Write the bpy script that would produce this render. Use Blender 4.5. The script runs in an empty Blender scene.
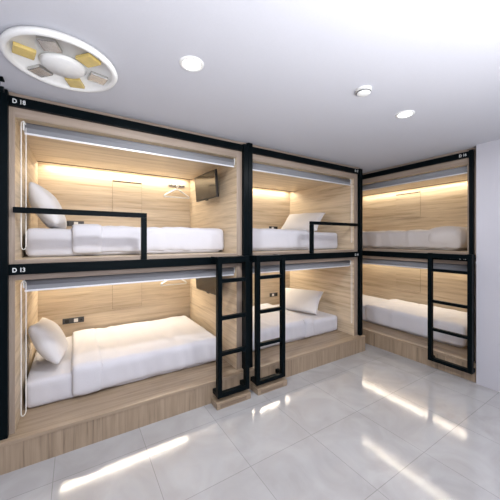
import bpy, bmesh, math, random
from mathutils import Vector, Matrix, noise

random.seed(7)
S = bpy.context.scene
C = S.collection
R = math.radians

# ------------------------------------------------------------------ materials
def new_mat(name):
    m = bpy.data.materials.new(name); m.use_nodes = True
    nt = m.node_tree
    return m, nt, nt.nodes['Principled BSDF']

def plain(name, col, rough=0.5, metal=0.0, bump=0.0, bscale=60.0, var=0.06, spec=0.5, sheen=0.0):
    m, nt, b = new_mat(name)
    tc = nt.nodes.new('ShaderNodeTexCoord')
    n = nt.nodes.new('ShaderNodeTexNoise'); n.inputs['Scale'].default_value = bscale
    n.inputs['Detail'].default_value = 4
    nt.links.new(tc.outputs['Object'], n.inputs['Vector'])
    r = nt.nodes.new('ShaderNodeValToRGB')
    r.color_ramp.elements[0].position = 0.3; r.color_ramp.elements[1].position = 0.7
    r.color_ramp.elements[0].color = (*[c*(1-var) for c in col], 1)
    r.color_ramp.elements[1].color = (*[min(1, c*(1+var)) for c in col], 1)
    nt.links.new(n.outputs['Fac'], r.inputs['Fac'])
    nt.links.new(r.outputs['Color'], b.inputs['Base Color'])
    b.inputs['Roughness'].default_value = rough
    b.inputs['Metallic'].default_value = metal
    b.inputs['Specular IOR Level'].default_value = spec
    if sheen: b.inputs['Sheen Weight'].default_value = sheen
    if bump:
        bp = nt.nodes.new('ShaderNodeBump'); bp.inputs['Strength'].default_value = bump
        bp.inputs['Distance'].default_value = 0.004
        nt.links.new(n.outputs['Fac'], bp.inputs['Height'])
        nt.links.new(bp.outputs['Normal'], b.inputs['Normal'])
    return m

def wood(name, axis, dark, light, rough=0.42, plank=0.0, scale=1.0):
    """light oak laminate: grain runs along `axis` of the object"""
    m, nt, b = new_mat(name)
    L = nt.links.new
    tc = nt.nodes.new('ShaderNodeTexCoord')
    mp = nt.nodes.new('ShaderNodeMapping')
    sc = [24.0*scale]*3; sc[axis] = 1.1*scale
    mp.inputs['Scale'].default_value = sc
    L(tc.outputs['Object'], mp.inputs['Vector'])
    n1 = nt.nodes.new('ShaderNodeTexNoise'); n1.inputs['Scale'].default_value = 1.0
    n1.inputs['Detail'].default_value = 7; n1.inputs['Roughness'].default_value = 0.62
    n1.inputs['Distortion'].default_value = 0.6
    L(mp.outputs['Vector'], n1.inputs['Vector'])
    mp2 = nt.nodes.new('ShaderNodeMapping')
    sc = [110.0]*3; sc[axis] = 3.0
    mp2.inputs['Scale'].default_value = sc
    L(tc.outputs['Object'], mp2.inputs['Vector'])
    n2 = nt.nodes.new('ShaderNodeTexNoise'); n2.inputs['Scale'].default_value = 1.0
    n2.inputs['Detail'].default_value = 3
    L(mp2.outputs['Vector'], n2.inputs['Vector'])
    ad = nt.nodes.new('ShaderNodeMath'); ad.operation = 'MULTIPLY_ADD'
    ad.inputs[1].default_value = 0.35
    L(n2.outputs['Fac'], ad.inputs[0]); L(n1.outputs['Fac'], ad.inputs[2])
    r = nt.nodes.new('ShaderNodeValToRGB')
    e = r.color_ramp.elements
    e[0].position = 0.45; e[0].color = (*dark, 1)
    e[1].position = 0.82; e[1].color = (*light, 1)
    k = e.new(0.62); k.color = (*[(a*0.4+c*0.6) for a, c in zip(dark, light)], 1)
    L(ad.outputs[0], r.inputs['Fac'])
    L(r.outputs['Color'], b.inputs['Base Color'])
    b.inputs['Roughness'].default_value = rough
    bp = nt.nodes.new('ShaderNodeBump'); bp.inputs['Strength'].default_value = 0.06
    bp.inputs['Distance'].default_value = 0.002
    L(n2.outputs['Fac'], bp.inputs['Height']); L(bp.outputs['Normal'], b.inputs['Normal'])
    return m

def emit(name, col, strength):
    m, nt, b = new_mat(name)
    b.inputs['Base Color'].default_value = (*col, 1)
    b.inputs['Emission Color'].default_value = (*col, 1)
    b.inputs['Emission Strength'].default_value = strength
    return m

OD, OL = (0.375, 0.28, 0.178), (0.675, 0.555, 0.405)
M_oak = [wood('oak_grain_x', 0, OD, OL), wood('oak_grain_y', 1, OD, OL), wood('oak_grain_z', 2, OD, OL)]
BD, BL = (0.20, 0.145, 0.095), (0.39, 0.295, 0.205)
M_step = [wood('step_oak_x', 0, BD, BL, 0.36), None, wood('step_oak_z', 2, BD, BL, 0.4)]
M_shaded_edge = wood('shaded_edge_oak_z', 2, (0.235, 0.175, 0.13), (0.36, 0.285, 0.225), 0.5)  # oak darkened: the weak light on front edges is painted into the colour
M_shaded_edge_x = wood('shaded_edge_oak_x', 0, (0.235, 0.175, 0.13), (0.36, 0.285, 0.225), 0.5)
M_black = plain('black_powder_coat', (0.0018, 0.0042, 0.0055), 0.34, 0.0, 0.03, 300, 0.2, spec=0.06)
M_sheet = plain('white_cotton', (0.63, 0.625, 0.665), 0.85, 0, 0.12, 220, 0.02, spec=0.2, sheen=0.15)
M_duvet = plain('white_duvet_cotton', (0.66, 0.655, 0.695), 0.8, 0, 0.12, 160, 0.02, spec=0.2, sheen=0.15)
M_pillow = plain('white_pillow_cotton', (0.72, 0.705, 0.71), 0.85, 0, 0.12, 180, 0.02, spec=0.2, sheen=0.15)
M_cream = plain('greige_cotton', (0.62, 0.575, 0.55), 0.85, 0, 0.12, 180, 0.03, spec=0.2, sheen=0.15)
M_blind = plain('grey_blind_fabric', (0.215, 0.22, 0.235), 0.75, 0, 0.1, 400, 0.04)
M_alu = plain('pale_aluminium', (0.75, 0.75, 0.78), 0.35, 0.25, 0, 100, 0.02)
M_wplastic = plain('white_plastic', (0.80, 0.80, 0.78), 0.35, 0, 0, 50, 0.02)
M_socket = plain('dark_grey_plastic', (0.055, 0.055, 0.058), 0.4, 0, 0, 50, 0.05)
M_tvbody = plain('black_tv_plastic', (0.012, 0.011, 0.010), 0.35, 0, 0, 50, 0.1)
M_screen = plain('glossy_dark_screen', (0.022, 0.019, 0.015), 0.09, 0, 0, 10, 0.02, spec=0.9)
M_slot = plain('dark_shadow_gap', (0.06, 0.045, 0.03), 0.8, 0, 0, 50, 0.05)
M_gap = plain('pale_shadow_gap', (0.24, 0.17, 0.11), 0.8, 0, 0, 50, 0.05)
M_letter = plain('white_vinyl_letters', (0.72, 0.74, 0.74), 0.5, 0, 0, 50, 0.02)
M_chain = plain('white_bead_chain', (0.85, 0.83, 0.78), 0.4, 0, 0, 50, 0.03)
M_led = emit('warm_led', (1.0, 0.88, 0.68), 6.0)
M_lampface = emit('downlight_face', (1.0, 0.98, 0.96), 9.0)
M_amber = plain('amber_glass', (0.62, 0.47, 0.16), 0.25, 0, 0, 30, 0.1)
M_chrome = plain('brushed_chrome', (0.55, 0.54, 0.52), 0.22, 0.9, 0, 30, 0.1)
M_ceil = plain('ceiling_paint', (0.55, 0.555, 0.595), 0.9, 0, 0.03, 120, 0.012, spec=0.2)
M_wall = plain('wall_paint', (0.49, 0.485, 0.525), 0.85, 0, 0.03, 120, 0.012, spec=0.2)

def tile_mat():
    m, nt, b = new_mat('polished_grey_tile')
    L = nt.links.new
    tc = nt.nodes.new('ShaderNodeTexCoord')
    mp = nt.nodes.new('ShaderNodeMapping'); mp.inputs['Location'].default_value = (0.13, 0.11, 0)
    L(tc.outputs['Object'], mp.inputs['Vector'])
    br = nt.nodes.new('ShaderNodeTexBrick'); br.offset = 0.0; br.squash = 1.0
    br.inputs['Scale'].default_value = 1.0
    br.inputs['Brick Width'].default_value = 0.6; br.inputs['Row Height'].default_value = 0.6
    br.inputs['Mortar Size'].default_value = 0.0022
    br.inputs['Color1'].default_value = (0.43, 0.425, 0.43, 1)
    br.inputs['Color2'].default_value = (0.40, 0.395, 0.40, 1)
    br.inputs['Mortar'].default_value = (0.29, 0.285, 0.28, 1)
    L(mp.outputs['Vector'], br.inputs['Vector'])
    n = nt.nodes.new('ShaderNodeTexNoise'); n.inputs['Scale'].default_value = 2.6
    n.inputs['Detail'].default_value = 8; n.inputs['Distortion'].default_value = 1.4
    L(tc.outputs['Object'], n.inputs['Vector'])
    r = nt.nodes.new('ShaderNodeValToRGB')
    r.color_ramp.elements[0].position = 0.35; r.color_ramp.elements[0].color = (0.86, 0.85, 0.84, 1)
    r.color_ramp.elements[1].position = 0.65; r.color_ramp.elements[1].color = (1, 1, 1, 1)
    L(n.outputs['Fac'], r.inputs['Fac'])
    mx = nt.nodes.new('ShaderNodeMix'); mx.data_type = 'RGBA'; mx.blend_type = 'MULTIPLY'
    mx.inputs['Factor'].default_value = 1.0
    L(br.outputs['Color'], mx.inputs[6]); L(r.outputs['Color'], mx.inputs[7])
    L(mx.outputs[2], b.inputs['Base Color'])
    b.inputs['Roughness'].default_value = 0.10
    b.inputs['Specular IOR Level'].default_value = 0.55
    return m
M_tile = tile_mat()

# ------------------------------------------------------------------ mesh helpers
def box(bm, x0, x1, y0, y1, z0, z1, bev=0.0):
    r = bmesh.ops.create_cube(bm, size=1.0)
    vs = r['verts']
    for v in vs:
        v.co = Vector((x0+(v.co.x+.5)*(x1-x0), y0+(v.co.y+.5)*(y1-y0), z0+(v.co.z+.5)*(z1-z0)))
    if bev:
        es = {e for v in vs for e in v.link_edges}
        bmesh.ops.bevel(bm, geom=list(es), offset=bev, segments=2, affect='EDGES', profile=0.6)
    return bm

def cyl(bm, p, q, r, r2=None, seg=24):
    p, q = Vector(p), Vector(q); d = q-p
    res = bmesh.ops.create_cone(bm, cap_ends=True, segments=seg, radius1=r, radius2=r if r2 is None else r2, depth=d.length)
    M = Matrix.Translation((p+q)/2) @ d.to_track_quat('Z', 'Y').to_matrix().to_4x4()
    bmesh.ops.transform(bm, matrix=M, verts=res['verts'])
    return bm

def tube(bm, pts, r, seg=8, closed=False):
    pts = [Vector(p) for p in pts]; n = len(pts); rings = []
    for i, p in enumerate(pts):
        if closed: t = pts[(i+1) % n]-pts[i-1]
        else: t = pts[min(i+1, n-1)]-pts[max(i-1, 0)]
        t.normalize()
        up = Vector((0, 0, 1)) if abs(t.z) < 0.9 else Vector((0.3, 1, 0)).normalized()
        a = t.cross(up).normalized(); b = a.cross(t).normalized()
        rings.append([bm.verts.new(p+a*math.cos(k*2*math.pi/seg)*r+b*math.sin(k*2*math.pi/seg)*r) for k in range(seg)])
    m = n if closed else n-1
    for i in range(m):
        A, B = rings[i], rings[(i+1) % n]
        for k in range(seg):
            bm.faces.new((A[k], A[(k+1) % seg], B[(k+1) % seg], B[k]))
    if not closed:
        bm.faces.new(rings[0][::-1]); bm.faces.new(rings[-1])
    return bm

def lathe(bm, prof, seg=40, cx=0, cy=0):
    rings = []
    for r, z in prof:
        if r < 1e-5: rings.append([bm.verts.new((cx, cy, z))])
        else: rings.append([bm.verts.new((cx+r*math.cos(2*math.pi*k/seg), cy+r*math.sin(2*math.pi*k/seg), z)) for k in range(seg)])
    for A, B in zip(rings, rings[1:]):
        for k in range(seg):
            a = A[k % len(A)]; a2 = A[(k+1) % len(A)]; b = B[k % len(B)]; b2 = B[(k+1) % len(B)]
            vs = []
            for v in (a, a2, b2, b):
                if v not in vs: vs.append(v)
            if len(vs) > 2: bm.faces.new(vs)
    return bm

def obj(name, bm, mat, parent=None, smooth=False):
    bmesh.ops.recalc_face_normals(bm, faces=bm.faces)
    me = bpy.data.meshes.new(name); bm.to_mesh(me); bm.free()
    if smooth:
        for p in me.polygons: p.use_smooth = True
    me.materials.append(mat)
    o = bpy.data.objects.new(name, me); C.objects.link(o)
    if parent: o.parent = parent
    return o

def tag(o, label, cat, group=None):
    o['label'] = label; o['category'] = cat
    if group: o['group'] = group
    return o

def thing(name, label, cat, loc=(0, 0, 0), rotz=0.0, group=None):
    o = bpy.data.objects.new(name, None); C.objects.link(o)
    o.empty_display_size = 0.1
    o.location = loc; o.rotation_euler = (0, 0, rotz)
    return tag(o, label, cat, group)

def B_(): return bmesh.new()
def bx(*a, **k): return box(bmesh.new(), *a, **k)

def struct(name, bm, m):
    o = obj(name, bm, m); o['kind'] = 'structure'; return o

def soft_box(x0, x1, y0, y1, z0, z1, r, step=0.03, amp=0.0, freq=4.0, seed=0.0, drop=(), fold=0.0):
    """rounded cushion-like box; `drop` removes whole sides ('-z', '-x', '+x', '+y')"""
    bm = bmesh.new()
    dims = (x1-x0, y1-y0, z1-z0)
    n = [max(4, int(d/step)) for d in dims]
    lo, hi = Vector((x0, y0, z0)), Vector((x1, y1, z1))
    cache = {}
    def vert(i, j, k):
        key = (i, j, k)
        if key not in cache:
            p = Vector((x0+dims[0]*i/n[0], y0+dims[1]*j/n[1], z0+dims[2]*k/n[2]))
            c = Vector((min(max(p.x, x0+r), x1-r), min(max(p.y, y0+r), y1-r), min(max(p.z, z0+r), z1-r)))
            d = p-c
            if d.length > 1e-7: d.normalize(); q = c+d*r
            else: q = p; d = Vector((0, 0, 0))
            if amp:
                s = Vector((seed, seed*1.7, seed*0.3))
                w = noise.noise(p*freq+s)+0.5*noise.noise(p*freq*2.3+s)
                if fold:
                    w += fold*noise.noise(Vector((p.x*14+p.z*3, p.y*2, seed+p.z*2.0)))
                q = q+d*(w*amp)
            cache[key] = bm.verts.new(q)
        return cache[key]
    def face(a, b, c, d):
        bm.faces.new((a, b, c, d))
    sides = {'-z': (2, 0), '+z': (2, 1), '-x': (0, 0), '+x': (0, 1), '-y': (1, 0), '+y': (1, 1)}
    for s, (ax, e) in sides.items():
        if s in drop: continue
        u, v = [a for a in (0, 1, 2) if a != ax]
        for i in range(n[u]):
            for j in range(n[v]):
                q = []
                for di, dj in ((0, 0), (1, 0), (1, 1), (0, 1)):
                    idx = [0, 0, 0]; idx[ax] = n[ax]*e; idx[u] = i+di; idx[v] = j+dj
                    q.append(vert(*idx))
                face(*q)
    return bm

def shell(o, t):
    md = o.modifiers.new('thickness', 'SOLIDIFY'); md.thickness = t; md.offset = -1
    return o

def pillow_bm(w, h, t, seed=0.0, n=28):
    """cushion standing in local XZ with thickness along Y"""
    bm = bmesh.new()
    sidesv = []
    for s in (-1, 1):
        g = {}
        for i in range(n+1):
            for j in range(n+1):
                u, v = 2*i/n-1, 2*j/n-1
                if s == 1 and (i in (0, n) or j in (0, n)):
                    g[i, j] = sidesv[0][i, j]; continue
                prof = ((1-u**2)*(1-v**2))**0.42
                # edges pull in between the corners
                px = u*(1-0.07*(1-abs(v)**1.5)*abs(u)**3)*w/2
                pz = v*(1-0.07*(1-abs(u)**1.5)*abs(v)**3)*h/2
                y = s*t/2*prof
                y += 0.012*noise.noise(Vector((px*7+seed, pz*7, s*2.0)))*prof
                px += 0.004*noise.noise(Vector((v*3+seed, u, 3))); 
                g[i, j] = bm.verts.new((px, y, pz))
        sidesv.append(g)
        for i in range(n):
            for j in range(n):
                bm.faces.new((g[i, j], g[i+1, j], g[i+1, j+1], g[i, j+1]))
    return bm

def text_mesh(txt, size):
    cu = bpy.data.curves.new('lettering', 'FONT'); cu.body = txt; cu.size = size; cu.extrude = 0.0007
    cu.offset = size*0.02
    o = bpy.data.objects.new('lettering_source', cu); C.objects.link(o)
    dg = bpy.context.evaluated_depsgraph_get()
    me = bpy.data.meshes.new_from_object(o.evaluated_get(dg))
    bpy.data.objects.remove(o)
    return me

def letters(parent, txt, x, y, z, size):
    for ch in txt:
        if ch == ' ':
            x += size*0.30; continue
        me = text_mesh(ch, size); me.materials.clear(); me.materials.append(M_letter)
        wd = max(v.co.x for v in me.vertices)-min(v.co.x for v in me.vertices)
        o = bpy.data.objects.new('digit' if ch.isdigit() else 'letter', me); C.objects.link(o)
        o.parent = parent; o.location = (x-0.85*min(v.co.x for v in me.vertices), y, z); o.rotation_euler = (R(90), 0, 0); o.scale = (0.85, 1, 1)
        o['label'] = 'white ' + ('digit ' if ch.isdigit() else 'letter ') + ch
        x += wd*0.85+size*0.17

# ------------------------------------------------------------------ dimensions
ZB = 0.221            # lower platform top
ZR0, ZR1 = 1.381, 1.459   # middle rail
ZD = 1.488            # upper platform top
ZT0, ZT1 = 2.604, 2.673   # top rail
ZC = 2.712            # ceiling
ZU = 2.535            # upper bay ceiling
ZL = 1.338            # lower bay ceiling
RIM = 0.03            # wooden shell starts this far behind the frame front
LED_W = []            # places of the bay lamps

def make_bunk(label, loc, rotz, W, D, pl, pr, bench_y, bench_x, inner, panel_x, upper_txt, lower_txt, txt_x, guard, post_tops, panel_dz=0.0, led=(12, 17)):
    """local x along the bunk, y into the wall; pl / pr = x ranges of the two posts; inner = x range of the bay"""
    t = thing('bunk_bed', label, 'bunk bed', loc, rotz, 'two-tier bunk beds along the walls')
    il, ir = inner
    # frame
    for (a, b), top in zip((pl, pr), post_tops):
        obj('post', bx(a, b, -0.015, RIM-0.001, ZB+0.001, top, bev=0.004), M_black, t)
    up = obj('top_rail', bx(pl[1]+0.0005 if pl[0] >= 0.03 else pl[1]+0.0005, pr[0]-0.0005, -0.004, RIM-0.001, ZT0, ZT1, bev=0.003), M_black, t)
    mid = obj('middle_rail', bx(pl[1]+0.0005, pr[0]-0.0005, -0.004, RIM-0.001, ZR0, ZR1, bev=0.003), M_black, t)
    letters(up, upper_txt, txt_x, -0.0052, ZT0+0.019, 0.043)
    letters(mid, lower_txt, txt_x, -0.0052, ZR0+0.021, 0.043)
    # shell
    for a, b in ((0.004, il), (ir, W-0.004)):
        obj('shaded_edge', bx(a, b, RIM, RIM+0.0028, ZB+0.0005, ZC-0.002), M_shaded_edge, t)  # thin strip carrying painted-in shade for the panel's front edge
        obj('side_panel', bx(a, b, RIM+0.003, D+0.03, ZB+0.0005, ZC-0.002), M_oak[1], t)
    obj('back_panel', bx(il+0.0005, ir-0.0005, D, D+0.03, ZB+0.0005, ZC-0.06), M_oak[0], t)
    slot = 0.10
    obj('shaded_edge', bx(il+0.0005, ir-0.0005, RIM, RIM+0.0028, ZU, ZC-0.004), M_shaded_edge_x, t)  # same painted-in shade on the ceiling board and platform fronts
    obj('shaded_edge', bx(il+0.0005, ir-0.0005, RIM, RIM+0.0028, ZL, ZD), M_shaded_edge_x, t)
    bm = bx(il+0.0005, ir-0.0005, RIM+0.003, D-slot, ZU, ZC-0.004); box(bm, il+0.0005, ir-0.0005, D-slot, D+0.03, ZC-0.05, ZC-0.004)
    obj('ceiling_board', bm, M_oak[0], t)
    bm = bx(il+0.0005, ir-0.0005, RIM+0.003, D-slot, ZL, ZD); box(bm, il+0.0005, ir-0.0005, D-slot, D-0.0005, ZD-0.05, ZD)
    obj('upper_platform', bm, M_oak[0], t)
    b0, b1 = bench_x
    obj('step_top', bx(b0, b1, bench_y, D+0.03, ZB-0.028, ZB, bev=0.002), M_step[0], t)
    obj('step_riser', bx(b0+0.003, b1-0.003, bench_y+0.006, D+0.03, 0.0, ZB-0.0285), M_step[2], t)
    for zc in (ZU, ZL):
        obj('painted_shade_line', bx(il+0.001, ir-0.001, D-slot-0.012, D-slot-0.0005, zc-0.006, zc-0.0003), M_slot, t)  # dark strip paints the shade line along the board's rear edge
    # light strips in the slots, fold-down panels
    for zc in (ZU, ZL):
        obj('led_strip', bx(il+0.05, ir-0.05, D-slot+0.001, D-slot+0.011, zc+0.030, zc+0.045), M_led, t)
        M = Matrix.Translation(loc) @ Matrix.Rotation(rotz, 4, 'Z')
        LED_W.append((M @ Vector(((il+ir)/2, D-slot+0.036, zc+0.012)), rotz, ir-il-0.14, led[0] if zc == ZU else led[1]))
    p0, p1 = panel_x
    for zb, zt in ((1.99+panel_dz, 2.405+panel_dz), (0.715, 1.13)):
        d = obj('fold_down_panel', bx(p0, p1, D-0.006, D-0.0015, zb, zt), M_oak[0], t)
        obj('shadow_gap', bx(p0-0.003, p1+0.003, D-0.0012, D-0.0002, zb-0.003, zt+0.003), M_gap, t)
        obj('finger_slot', bx(p0, p1, D-0.008, D-0.0002, zt+0.0035, zt+0.018), M_slot, t)
    # guard rail: bar with one leg standing on the middle rail
    if guard:
        g0, g1, legx, zg = guard
        bm = bx(g0, g1, -0.008, RIM-0.0005, zg-0.042, zg, bev=0.003)
        x0, x1 = legx
        g = obj('guard_rail', bm, M_black, t)
        obj('guard_leg', bx(x0, x1, -0.008, RIM-0.0005, ZR1+0.0005, zg-0.0425, bev=0.003), M_black, g)
    return t

bunkA = make_bunk('left two-tier bunk bed numbered D 18 over D 13, oak lined in black frame',
    (-0.47, 2.6, 0), 0, 2.076, 1.48, (0, 0.062), (2.018, 2.0755), -0.055, (0, 2.0755), (0.095, 1.955), (0.885, 1.25),
    'D 18', 'D 13', 0.086, (0.088, 1.012, (0.965, 1.012), 1.874), (ZC-0.008, ZC-0.03))
bunkB = make_bunk('middle two-tier bunk bed between the left bunk and the corner, oak lined in black frame',
    (1.606, 2.6, 0), 0, 1.996, 1.48, (0.0005, 0.058), (1.934, 1.996), -0.055, (0.0005, 2.01), (0.075, 1.862), (0.62, 0.995),
    'D 17', 'D 14', 1.832, (0.958, 1.8900, (0.958, 1.005), 1.874), (ZC-0.008, ZC-0.03), 0.0, (9, 12))
bunkC = make_bunk('right two-tier bunk bed in the corner against the white wall, oak lined in black frame',
    (3.90, 3.80, 0), R(-90), 2.506, 1.20, (0, 0.05), (2.424, 2.466), -0.03, (0, 2.50), (0.10, 2.395), (0.86, 1.29),
    'D 16', 'D 15', 2.325, None, (ZC-0.03, ZC-0.03), 0.055, (9, 12))
# round white button on the outer edge of the corner bunk
bm = B_(); cyl(bm, (2.486, RIM-0.0002, 1.372), (2.486, RIM-0.012, 1.372), 0.014)
o = obj('push_button', bm, M_wplastic, bunkC); o['label'] = 'round white button'

# ------------------------------------------------------------------ bedding
def world(bunk):
    return Matrix.Translation(bunk.location) @ Matrix.Rotation(bunk.rotation_euler.z, 4, 'Z')

def place(o, bunk):
    o.location = bunk.location; o.rotation_euler = bunk.rotation_euler
    return o

def mattress(bunk, label, x0, x1, y0, y1, z0, h, mat, seed):
    bm = soft_box(x0, x1, y0, y1, z0, z0+h, 0.045, 0.025, 0.006, 3.0, seed, fold=0.6)
    o = obj('mattress', bm, mat, None, True); place(o, bunk)
    return tag(o, label, 'mattress', 'mattresses in the bunks')

def duvet(bunk, label, x0, x1, y0, y1, z0, z1, mat, seed, drop=('-z', '+y'), amp=0.010, cuff=None, thick=0.010, cdrop=('-z', '+y', '-x', '+x'), cr=0.06, cz=0.014):
    bm = soft_box(x0, x1, y0, y1, z0, z1, 0.06, 0.025, amp, 3.2, seed, drop=drop, fold=0.9)
    if cuff is None:
        o = obj('duvet', bm, mat, None, True); place(o, bunk); shell(o, thick)
        return tag(o, label, 'duvet', 'duvets on the bunks')
    root = obj('duvet', bm, mat, None, True); place(root, bunk); shell(root, thick)
    c0, c1 = cuff
    bm = soft_box(c0, c1, y0-0.014, y1, z0-0.005, z1+cz, cr, 0.025, amp*0.8, 3.2, seed, drop=cdrop, fold=0.6)
    f = obj('folded_cuff', bm, mat, root, True); shell(f, 0.010)
    return tag(root, label, 'duvet', 'duvets on the bunks')

F = 0.30
# A lower / upper
mattress(bunkA, 'white sheeted mattress on the lower left bunk D 13', 0.112, 1.86, F+0.012, 1.45, ZB+0.001, 0.235, M_sheet, 1.0)
duvet(bunkA, 'smooth white duvet tucked over the lower left bunk D 13', 0.43, 1.89, F-0.005, 1.465, ZB+0.012, ZB+0.285, M_duvet, 2.0, cuff=(0.425, 0.70))
mattress(bunkA, 'white sheeted mattress on the upper left bunk D 18', 0.116, 1.91, F+0.012, 1.45, ZD+0.001, 0.245, M_sheet, 3.0)
duvet(bunkA, 'folded white duvet on the upper left bunk D 18 behind the guard rail', 0.43, 1.948, F-0.005, 1.465, ZD+0.012, ZD+0.28, M_duvet, 4.0, cuff=(0.425, 0.70))
# B lower / upper (head on the right)
mattress(bunkB, 'white sheeted mattress on the lower middle bunk beside the corner', 0.085, 1.853, F+0.012, 1.45, ZB+0.001, 0.235, M_sheet, 5.0)
duvet(bunkB, 'white duvet on the lower middle bunk behind its ladder', 0.082, 1.32, F-0.005, 1.465, ZB+0.012, ZB+0.27, M_duvet, 6.0, cuff=(1.10, 1.325))
mattress(bunkB, 'white sheeted mattress on the upper middle bunk under the pillow', 0.085, 1.853, F+0.012, 1.45, ZD+0.001, 0.26, M_sheet, 7.0)
duvet(bunkB, 'white duvet on the upper middle bunk left of its guard rail', 0.082, 1.25, F-0.005, 1.465, ZD+0.012, ZD+0.29, M_duvet, 8.0)
# C lower / upper (foot on the right)
mattress(bunkC, 'white sheeted mattress on the lower corner bunk by the white wall', 0.105, 2.24, F+0.02, 1.185, ZB+0.001, 0.275, M_sheet, 9.0)
duvet(bunkC, 'white duvet on the lower corner bunk behind its ladder', 0.80, 2.265, F-0.005, 1.19, ZB+0.012, ZB+0.31, M_duvet, 10.0)
mattress(bunkC, 'greige sheeted mattress on the upper corner bunk', 0.105, 2.17, F+0.04, 1.17, ZD+0.001, 0.245, M_cream, 11.0)
duvet(bunkC, 'greige duvet with a rounded bulging end on the upper corner bunk', 0.30, 2.225, F+0.005, 1.19, ZD+0.012, ZD+0.29, M_cream, 12.0, cuff=(1.76, 2.245), amp=0.016, cdrop=('-z', '+y', '-x'), cr=0.135, cz=0.035)

def pillow(label, loc, rot, w, h, t, mat, seed):
    o = obj('pillow', pillow_bm(w, h, t, seed), mat, None, True)
    o.location = loc; o.rotation_euler = rot
    return tag(o, label, 'pillow', 'pillows on the bunks')
# local X = width (along world Y after turning), Z = up the leaning cushion, Y = thickness
def lean(label, x, y, z, side, tilt, yaw, w, h, t, mat, seed, roll=0.0):
    """cushion leaning on a side panel; side -1 = left panel, +1 = right panel"""
    M = Matrix.Translation((x, y, z)) @ Matrix.Rotation(yaw, 4, 'Z') @ Matrix.Rotation(side*tilt, 4, 'Y') @ Matrix.Rotation(roll, 4, 'X') @ Matrix.Rotation(R(90), 4, 'Z')
    o = obj('pillow', pillow_bm(w, h, t, seed), mat, None, True)
    o.matrix_world = M
    return tag(o, label, 'pillow', 'pillows on the bunks')
lean('white pillow leaning on the left panel of the lower left bunk D 13', -0.21, 3.28, ZB+0.245+0.215, -1, R(30), R(0), 0.58, 0.42, 0.21, M_pillow, 1.1, R(-8))
lean('white pillow leaning on the left panel of the upper left bunk D 18', -0.215, 3.25, ZD+0.25+0.180, -1, R(28), R(0), 0.58, 0.42, 0.21, M_pillow, 2.2, R(-8))
lean('white pillow propped at the head of the lower middle bunk', 3.13, 3.42, ZB+0.235+0.185, 1, R(50), R(26), 0.68, 0.46, 0.16, M_pillow, 3.3)
lean('white pillow propped at the head of the upper middle bunk', 3.17, 3.42, ZD+0.26+0.175, 1, R(48), R(20), 0.68, 0.46, 0.16, M_pillow, 4.4)

# ------------------------------------------------------------------ roller blinds
def blind(bunk, label, x0, x1, y, z, zend, chain_x, r=0.034):
    t = thing('roller_blind', label, 'roller blind', bunk.location, bunk.rotation_euler.z, 'rolled-up blinds at the bunk openings')
    bm = B_(); cyl(bm, (x0+0.012, y, z), (x1-0.012, y, z), r, seg=32)
    obj('rolled_fabric', bm, M_blind, t, True)
    bm = bx(x0+0.012, x1-0.012, y-r+0.003, y-r+0.008, z-r-0.016, z-0.008); obj('fabric_flap', bm, M_blind, t)
    obj('bottom_bar', bx(x0+0.010, x1-0.010, y-r-0.002, y-r+0.014, z-r-0.030, z-r-0.0165, bev=0.003), M_alu, t)
    for a in (x0, x1-0.010):
        obj('bracket', bx(a, a+0.010, y-r-0.002, y+r+0.002, z-r-0.002, z+r+0.002, bev=0.004), M_wplastic, t)
    if chain_x is not None:
        pts = []; w = 0.022; yc = y-0.046
        n = 12
        for k in range(n+1):
            a = math.pi*k/n
            pts.append((chain_x-0.012*math.cos(a), yc-w*math.cos(a)*0.8, zend-w*math.sin(a)*1.3+w))
        for k in range(n+1):
            a = math.pi*k/n
            pts.append((chain_x+0.012*math.cos(a), yc+w*math.cos(a)*0.8, z+w*math.sin(a)))
        bm = B_(); tube(bm, pts, 0.0033, 6, True)
        obj('pull_chain', bm, M_chain, t, True)
    return t
YB = 0.095
blind(bunkA, 'rolled grey blind with white bottom bar at top of bunk D 18', 0.135, 1.952, YB, ZU-0.042, 1.57, 0.142)
blind(bunkA, 'rolled pale blind under the rail of lower bunk D 13', 0.135, 1.952, YB, ZL-0.034, 0.33, 0.142, r=0.030)
blind(bunkB, 'rolled grey blind at top of the middle upper bunk', 0.078, 1.83, YB, ZU-0.042, 1.60, 1.825)
blind(bunkB, 'rolled pale blind at top of the middle lower bunk behind its ladder', 0.078, 1.83, YB, ZL-0.034, 0.42, 1.825, r=0.030)
blind(bunkC, 'rolled grey blind at top of the upper corner bunk', 0.105, 2.39, YB, ZU-0.042, 1.6, None)
blind(bunkC, 'rolled pale blind at top of the lower corner bunk behind its ladder', 0.105, 2.39, YB, ZL-0.034, 0.42, None, r=0.030)

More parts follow.
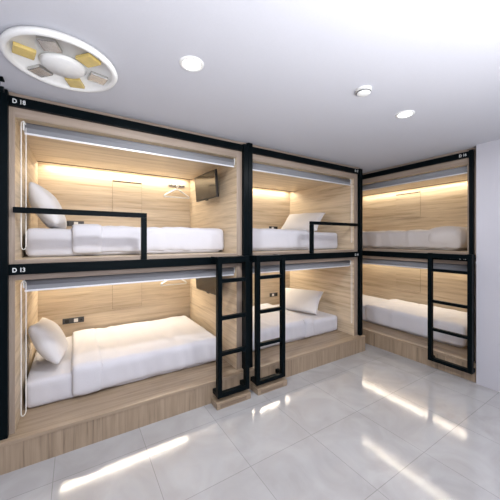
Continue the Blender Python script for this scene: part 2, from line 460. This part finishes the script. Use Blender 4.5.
# ------------------------------------------------------------------ ladders
def ladder(bunk, label, x0, x1, yf, zbot, rungs, extra_bench):
    """yf = front of the uprights in front of the frame (negative local y)"""
    t = thing('ladder', label, 'ladder', bunk.location, bunk.rotation_euler.z, 'black bunk ladders')
    w, dp = 0.046, 0.05
    zt = 1.470
    for a in (x0, x1-w):
        u = obj('upright', bx(a, a+w, yf, yf+dp, zbot, zt, bev=0.003), M_black, t)
        obj('top_arm', bx(a+0.003, a+w-0.003, yf+dp+0.0003, -0.0155, zt-0.062, zt-0.004, bev=0.003), M_black, t)
        obj('foot_bracket', bx(a+0.002, a+w-0.002, yf+dp+0.0003, extra_bench-0.0005, zbot+0.002, zbot+0.045, bev=0.003), M_black, t)
    obj('top_bar', bx(x0+w+0.0005, x1-w-0.0005, yf, yf+dp, zt-0.058, zt-0.004, bev=0.003), M_black, t)
    obj('bottom_bar', bx(x0+w+0.0005, x1-w-0.0005, yf, yf+dp, zbot, zbot+0.042, bev=0.003), M_black, t)
    for z in rungs:
        obj('rung', bx(x0+w+0.0005, x1-w-0.0005, yf+0.004, yf+dp-0.004, z-0.018, z+0.018, bev=0.003), M_black, t)
    return t
ladder(bunkA, 'black metal ladder on the left bunk, at its right post', 1.628, 1.986, -0.185, 0.102, (1.232, 0.868, 0.52), -0.055)
ladder(bunkB, 'black metal ladder on the middle bunk, at its left post', 0.0, 0.385, -0.185, 0.102, (1.232, 0.868, 0.52), -0.055)
ladder(bunkC, 'black metal ladder on the corner bunk by the white wall', 2.03, 2.495, -0.13, 0.118, (1.255, 0.865, 0.515), -0.03)

def step_block(bunk, label, x0, x1, y0, y1):
    t = thing('ladder_block', label, 'block', bunk.location, bunk.rotation_euler.z, 'wooden blocks under the ladders')
    obj('block', bx(x0, x1, y0, y1, 0.0, 0.062, bev=0.003), M_step[0], t)
    obj('dark_strip', bx(x0+0.035, x1-0.055, y0-0.0025, y0-0.0002, 0.012, 0.045), M_slotwood, t)
    return t
M_slotwood = wood('dark_oak_strip', 0, (0.16, 0.11, 0.075), (0.26, 0.19, 0.13))
step_block(bunkA, 'low oak block on the floor under the left bunk ladder', 1.615, 1.998, -0.19, -0.056)
step_block(bunkB, 'low oak block on the floor under the middle bunk ladder', 0.012, 0.405, -0.19, -0.056)

# ------------------------------------------------------------------ televisions
def tv(bunk, label, xs, y0, y1, z0, z1, xwall):
    zc = (z0+z1)/2
    t = thing('wall_television', label, 'television', bunk.location, bunk.rotation_euler.z, 'small wall televisions')
    yc = (y0+y1)/2; T = Matrix.Translation((xs, yc, zc)) @ Matrix.Rotation(R(3.0), 4, 'Z') @ Matrix.Rotation(R(-5), 4, 'Y')
    hw, hh = (y1-y0)/2, (z1-z0)/2
    bm = bx(0, 0.032, -hw, hw, -hh, hh, bev=0.005); box(bm, 0.032, 0.05, -hw*0.6, hw*0.6, -hh*0.6, hh*0.6, bev=0.006)
    bmesh.ops.transform(bm, matrix=T, verts=bm.verts); obj('casing', bm, M_tvbody, t)
    bm = bx(-0.0015, -0.0003, -hw+0.012, hw-0.012, -hh+0.016, hh-0.012)
    bmesh.ops.transform(bm, matrix=T, verts=bm.verts); obj('screen', bm, M_screen, t)
    bm = bx(0.006, 0.022, -0.03, 0.03, -hh-0.014, -hh-0.0005, bev=0.003)
    bmesh.ops.transform(bm, matrix=T, verts=bm.verts); obj('sensor_foot', bm, M_tvbody, t)
    bm = bx(xs+0.052, xwall-0.0105, yc-0.03, yc+0.03, zc-0.03, zc+0.03, bev=0.003); box(bm, xwall-0.010, xwall-0.0003, yc-0.06, yc+0.06, zc-0.09, zc+0.09, bev=0.003)
    obj('wall_mount', bm, M_tvbody, t)
    return t
tv(bunkA, 'small black television on the right panel of upper bunk D 18', 1.830, 0.325, 0.90, 2.135, 2.455, 1.955)
tv(bunkA, 'small dark television behind the ladder in lower bunk D 13', 1.830, 0.27, 0.89, 0.985, 1.295, 1.955)

# ------------------------------------------------------------------ hooks, hangers, sockets
def hooks(bunk, label, x0, x1, D, z):
    t = thing('coat_hook_rail', label, 'hook rail', bunk.location, bunk.rotation_euler.z, 'hook rails in the left bunk')
    obj('rail', bx(x0, x1, D-0.010, D-0.0005, z-0.016, z+0.016, bev=0.002), M_chrome, t)
    n = 4
    for k in range(n):
        x = x0+0.03+(x1-x0-0.06)*k/(n-1)
        bm = B_(); pts = [(x, D-0.0105, z+0.004), (x, D-0.030, z+0.002), (x, D-0.045, z-0.012), (x, D-0.058, z-0.010), (x, D-0.064, z+0.008)]
        tube(bm, pts, 0.006, 8); obj('hook', bm, M_socket, t, True)
    return t
def hanger(bunk, label, xc, y, ztop, w=0.38):
    t = thing('coat_hanger', label, 'hanger', bunk.location, bunk.rotation_euler.z, 'white hangers in the left bunk')
    zs = ztop-0.078; zb = ztop-0.195
    pts = [(xc, y, zs), (xc+0.03, y, zs-0.010), (xc+w/2-0.02, y, zb+0.028), (xc+w/2, y, zb+0.012), (xc+w/2-0.008, y, zb), (xc+w/2-0.02, y, zb),
           (xc-w/2+0.02, y, zb), (xc-w/2+0.008, y, zb), (xc-w/2, y, zb+0.012), (xc-w/2+0.02, y, zb+0.028), (xc-0.03, y, zs-0.010)]
    bm = B_(); tube(bm, pts, 0.0115, 8, True); obj('shoulder_frame', bm, M_wplastic, t, True)
    hp = [(xc, y, zs+0.009), (xc, y, zs+0.03)]
    for k in range(11):
        a = R(-90+ k*25); hp.append((xc+0.026*math.cos(a), y, zs+0.056+0.026*math.sin(a)))
    bm = B_(); tube(bm, hp, 0.0075, 8); obj('hook', bm, M_wplastic, t, True)
    return t
hooks(bunkA, 'dark hook rail on the back panel of upper bunk D 18', 1.62, 1.865, 1.48, 2.435)
hanger(bunkA, 'white hanger hanging below the hook rail in upper bunk D 18', 1.735, 1.424, 2.453)
hooks(bunkA, 'dark hook rail behind the blind in lower bunk D 13', 1.62, 1.865, 1.48, 1.163)
hanger(bunkA, 'white hanger half hidden by the blind in lower bunk D 13', 1.69, 1.424, 1.177)

def socket(bunk, label, x0, x1, D, z, flip=False):
    t = thing('socket_panel', label, 'socket', bunk.location, bunk.rotation_euler.z, 'dark socket panels above the beds')
    obj('plate', bx(x0, x1, D-0.014, D-0.0005, z-0.033, z+0.033, bev=0.003), M_socket, t)
    w = x1-x0
    def at(f): return (x1-f*w) if flip else (x0+f*w)
    for f, m, nm in ((0.20, M_tvbody, 'outlet'), (0.62, M_wplastic, 'switch')):
        c = at(f); obj(nm, bx(c-0.022, c+0.022, D-0.018, D-0.0142, z-0.022, z+0.022, bev=0.002), m, t)
    c = at(0.86)
    bm = B_(); cyl(bm, (c, D-0.0142, z), (c, D-0.018, z), 0.012); obj('knob', bm, M_tvbody, t)
    return t
socket(bunkA, 'dark socket panel on the back panel of lower bunk D 13, right of the pillow', 0.335, 0.56, 1.48, 0.635)
socket(bunkA, 'dark socket panel just above the mattress of upper bunk D 18', 0.335, 0.56, 1.48, 1.835)
socket(bunkB, 'dark socket panel behind the middle ladder in the lower middle bunk', 1.385, 1.56, 1.48, 0.625, True)
socket(bunkB, 'dark socket panel left of the pillow in the upper middle bunk', 1.37, 1.56, 1.48, 1.845, True)

# ------------------------------------------------------------------ room shell
XL, XRW, YF, YBK = -1.7, 3.85, -2.2, 4.14
struct('floor', bx(XL-0.1, 5.3, YF-0.1, YBK+0.1, -0.06, 0.0), M_tile)
struct('ceiling', bx(XL-0.1, 5.3, YF-0.1, YBK+0.1, ZC, ZC+0.06), M_ceil)
struct('wall_right', bx(XRW, XRW+0.1, YF, 1.2925, 0.0, ZC), M_wall)
struct('wall_corner', bx(5.14, 5.24, 1.2, YBK, 0.0, ZC), M_wall)
struct('wall_back', bx(XL, 5.24, YBK, YBK+0.1, 0.0, ZC), M_wall)
struct('wall_left', bx(XL-0.1, XL, YF, YBK, 0.0, ZC), M_wall)
struct('wall_front', bx(XL-0.1, 5.24, YF-0.1, YF, 0.0, ZC), M_wall)
struct('wall_side', bx(XL, -0.475, 2.61, 2.69, 0.0, ZC), M_wall)

# ------------------------------------------------------------------ ceiling fittings
def downlight(label, x, y):
    t = thing('downlight', label, 'ceiling light', (x, y, ZC), 0, 'recessed round ceiling lights')
    bm = B_(); lathe(bm, [(0.052, -0.002), (0.056, -0.010), (0.068, -0.010), (0.075, -0.001)], 40)
    obj('trim_ring', bm, M_wplastic, t, True)
    bm = B_(); lathe(bm, [(0.0, -0.004), (0.0515, -0.004), (0.0515, -0.0015), (0.0, -0.0015)], 40)
    obj('diffuser', bm, M_lampface, t)
    return t
downlight('round white lit downlight in the ceiling before the corner bunk', 2.385, 1.298)
downlight('round white lit downlight in the ceiling nearest the round lamp', 0.60, 1.62)

t = thing('smoke_detector', 'small round white smoke detector on the ceiling left of the downlight', 'smoke detector', (1.745, 1.245, ZC))
bm = B_(); lathe(bm, [(0.0, -0.0005), (0.055, -0.0005), (0.055, -0.012), (0.0, -0.012)], 40); obj('base', bm, M_wplastic, t)
bm = B_(); lathe(bm, [(0.040, -0.0125), (0.048, -0.018), (0.046, -0.030), (0.030, -0.038), (0.0, -0.040)], 40); obj('cover', bm, M_wplastic, t, True)
bm = B_(); lathe(bm, [(0.0475, -0.020), (0.0495, -0.0215), (0.0495, -0.0255), (0.0475, -0.027)], 40); obj('vent_ring', bm, M_socket, t)

t = thing('ceiling_lamp', 'large round ceiling lamp with white rim above the left bunk', 'ceiling light', (-0.06, 2.0, ZC))
bm = B_(); lathe(bm, [(0.0, -0.0005), (0.25, -0.0005), (0.285, -0.012), (0.292, -0.03), (0.285, -0.042), (0.268, -0.046), (0.255, -0.035), (0.25, -0.022), (0.0, -0.022)], 64)
obj('rim', bm, M_wplastic, t, True)
bm = B_(); lathe(bm, [(0.0, -0.0225), (0.10, -0.0225), (0.12, -0.034), (0.10, -0.052), (0.0, -0.058)], 48); obj('diffuser', bm, M_wplastic, t, True)
for k in range(6):
    a = R(60*k+12)
    bm = bx(0.135, 0.235, -0.045, 0.045, -0.044, -0.0225, bev=0.006)
    bmesh.ops.rotate(bm, verts=bm.verts, matrix=Matrix.Rotation(a, 3, 'Z'), cent=(0, 0, 0))
    obj('glass_panel', bm, M_amber if k % 2 else M_chrome, t)

t = thing('ceiling_spotlight', 'small black spotlight on the ceiling at the far left above the frame', 'spotlight', (-0.435, 2.44, ZC))
obj('mount', bx(-0.03, 0.03, -0.03, 0.03, -0.012, -0.0005, bev=0.002), M_black, t)
bm = B_(); cyl(bm, (0, 0, -0.0125), (0, 0, -0.055), 0.012); obj('stem', bm, M_black, t, True)
bm = B_(); cyl(bm, (-0.03, -0.0, -0.0735), (0.03, 0.0, -0.0735), 0.018); obj('lamp_head', bm, M_black, t)

# ------------------------------------------------------------------ lights
def area(name, loc, rot, sx, sy, power, col, spread=180):
    l = bpy.data.lights.new(name, 'AREA'); l.shape = 'RECTANGLE'; l.size = sx; l.size_y = sy
    l.energy = power; l.color = col; l.spread = R(spread)
    o = bpy.data.objects.new(name, l); C.objects.link(o); o.location = loc; o.rotation_euler = rot
    return o
WARM = (1.0, 0.90, 0.735)
for p, rz, ln, kind in LED_W:
    area('bunk_led_lamp', p, (R(-12), 0, rz), ln, 0.03, kind, WARM)
COOL = (0.96, 0.97, 1.0)
def disc(name, loc, size, power, col):
    o = area(name, loc, (0, 0, 0), size, size, power, col); o.data.shape = 'DISK'; return o
disc('downlight_lamp', (2.385, 1.298, ZC-0.013), 0.11, 20, COOL)
disc('downlight_lamp', (0.60, 1.62, ZC-0.013), 0.16, 32, COOL)
area('added_room_fill', (0.9, -1.2, ZC-0.05), (0, 0, 0), 1.6, 1.2, 30, COOL)  # unseen fill light added behind the camera for general room brightness
area('added_ceiling_fill', (0.7, -0.9, 1.3), (R(180), 0, 0), 2.0, 1.4, 190, COOL)  # upward fill added behind the camera to brighten the ceiling, no real fixture

w = bpy.data.worlds.new('world'); S.world = w; w.use_nodes = True
w.node_tree.nodes['Background'].inputs[0].default_value = (0.9, 0.93, 1, 1)
w.node_tree.nodes['Background'].inputs[1].default_value = 0.05

# ------------------------------------------------------------------ camera
cd = bpy.data.cameras.new('camera'); cam = bpy.data.objects.new('camera', cd); C.objects.link(cam)
cam.location = (0, 0, 1.638); cam.rotation_euler = (R(90), 0, R(-32.2))
cd.sensor_width = 36; cd.sensor_fit = 'HORIZONTAL'; cd.lens = 277/500*36
cd.shift_y = -10.5/500
cd.clip_start = 0.02
S.camera = cam
S.view_settings.view_transform = 'Standard'
S.view_settings.look = 'None'
S.view_settings.exposure = 0.0
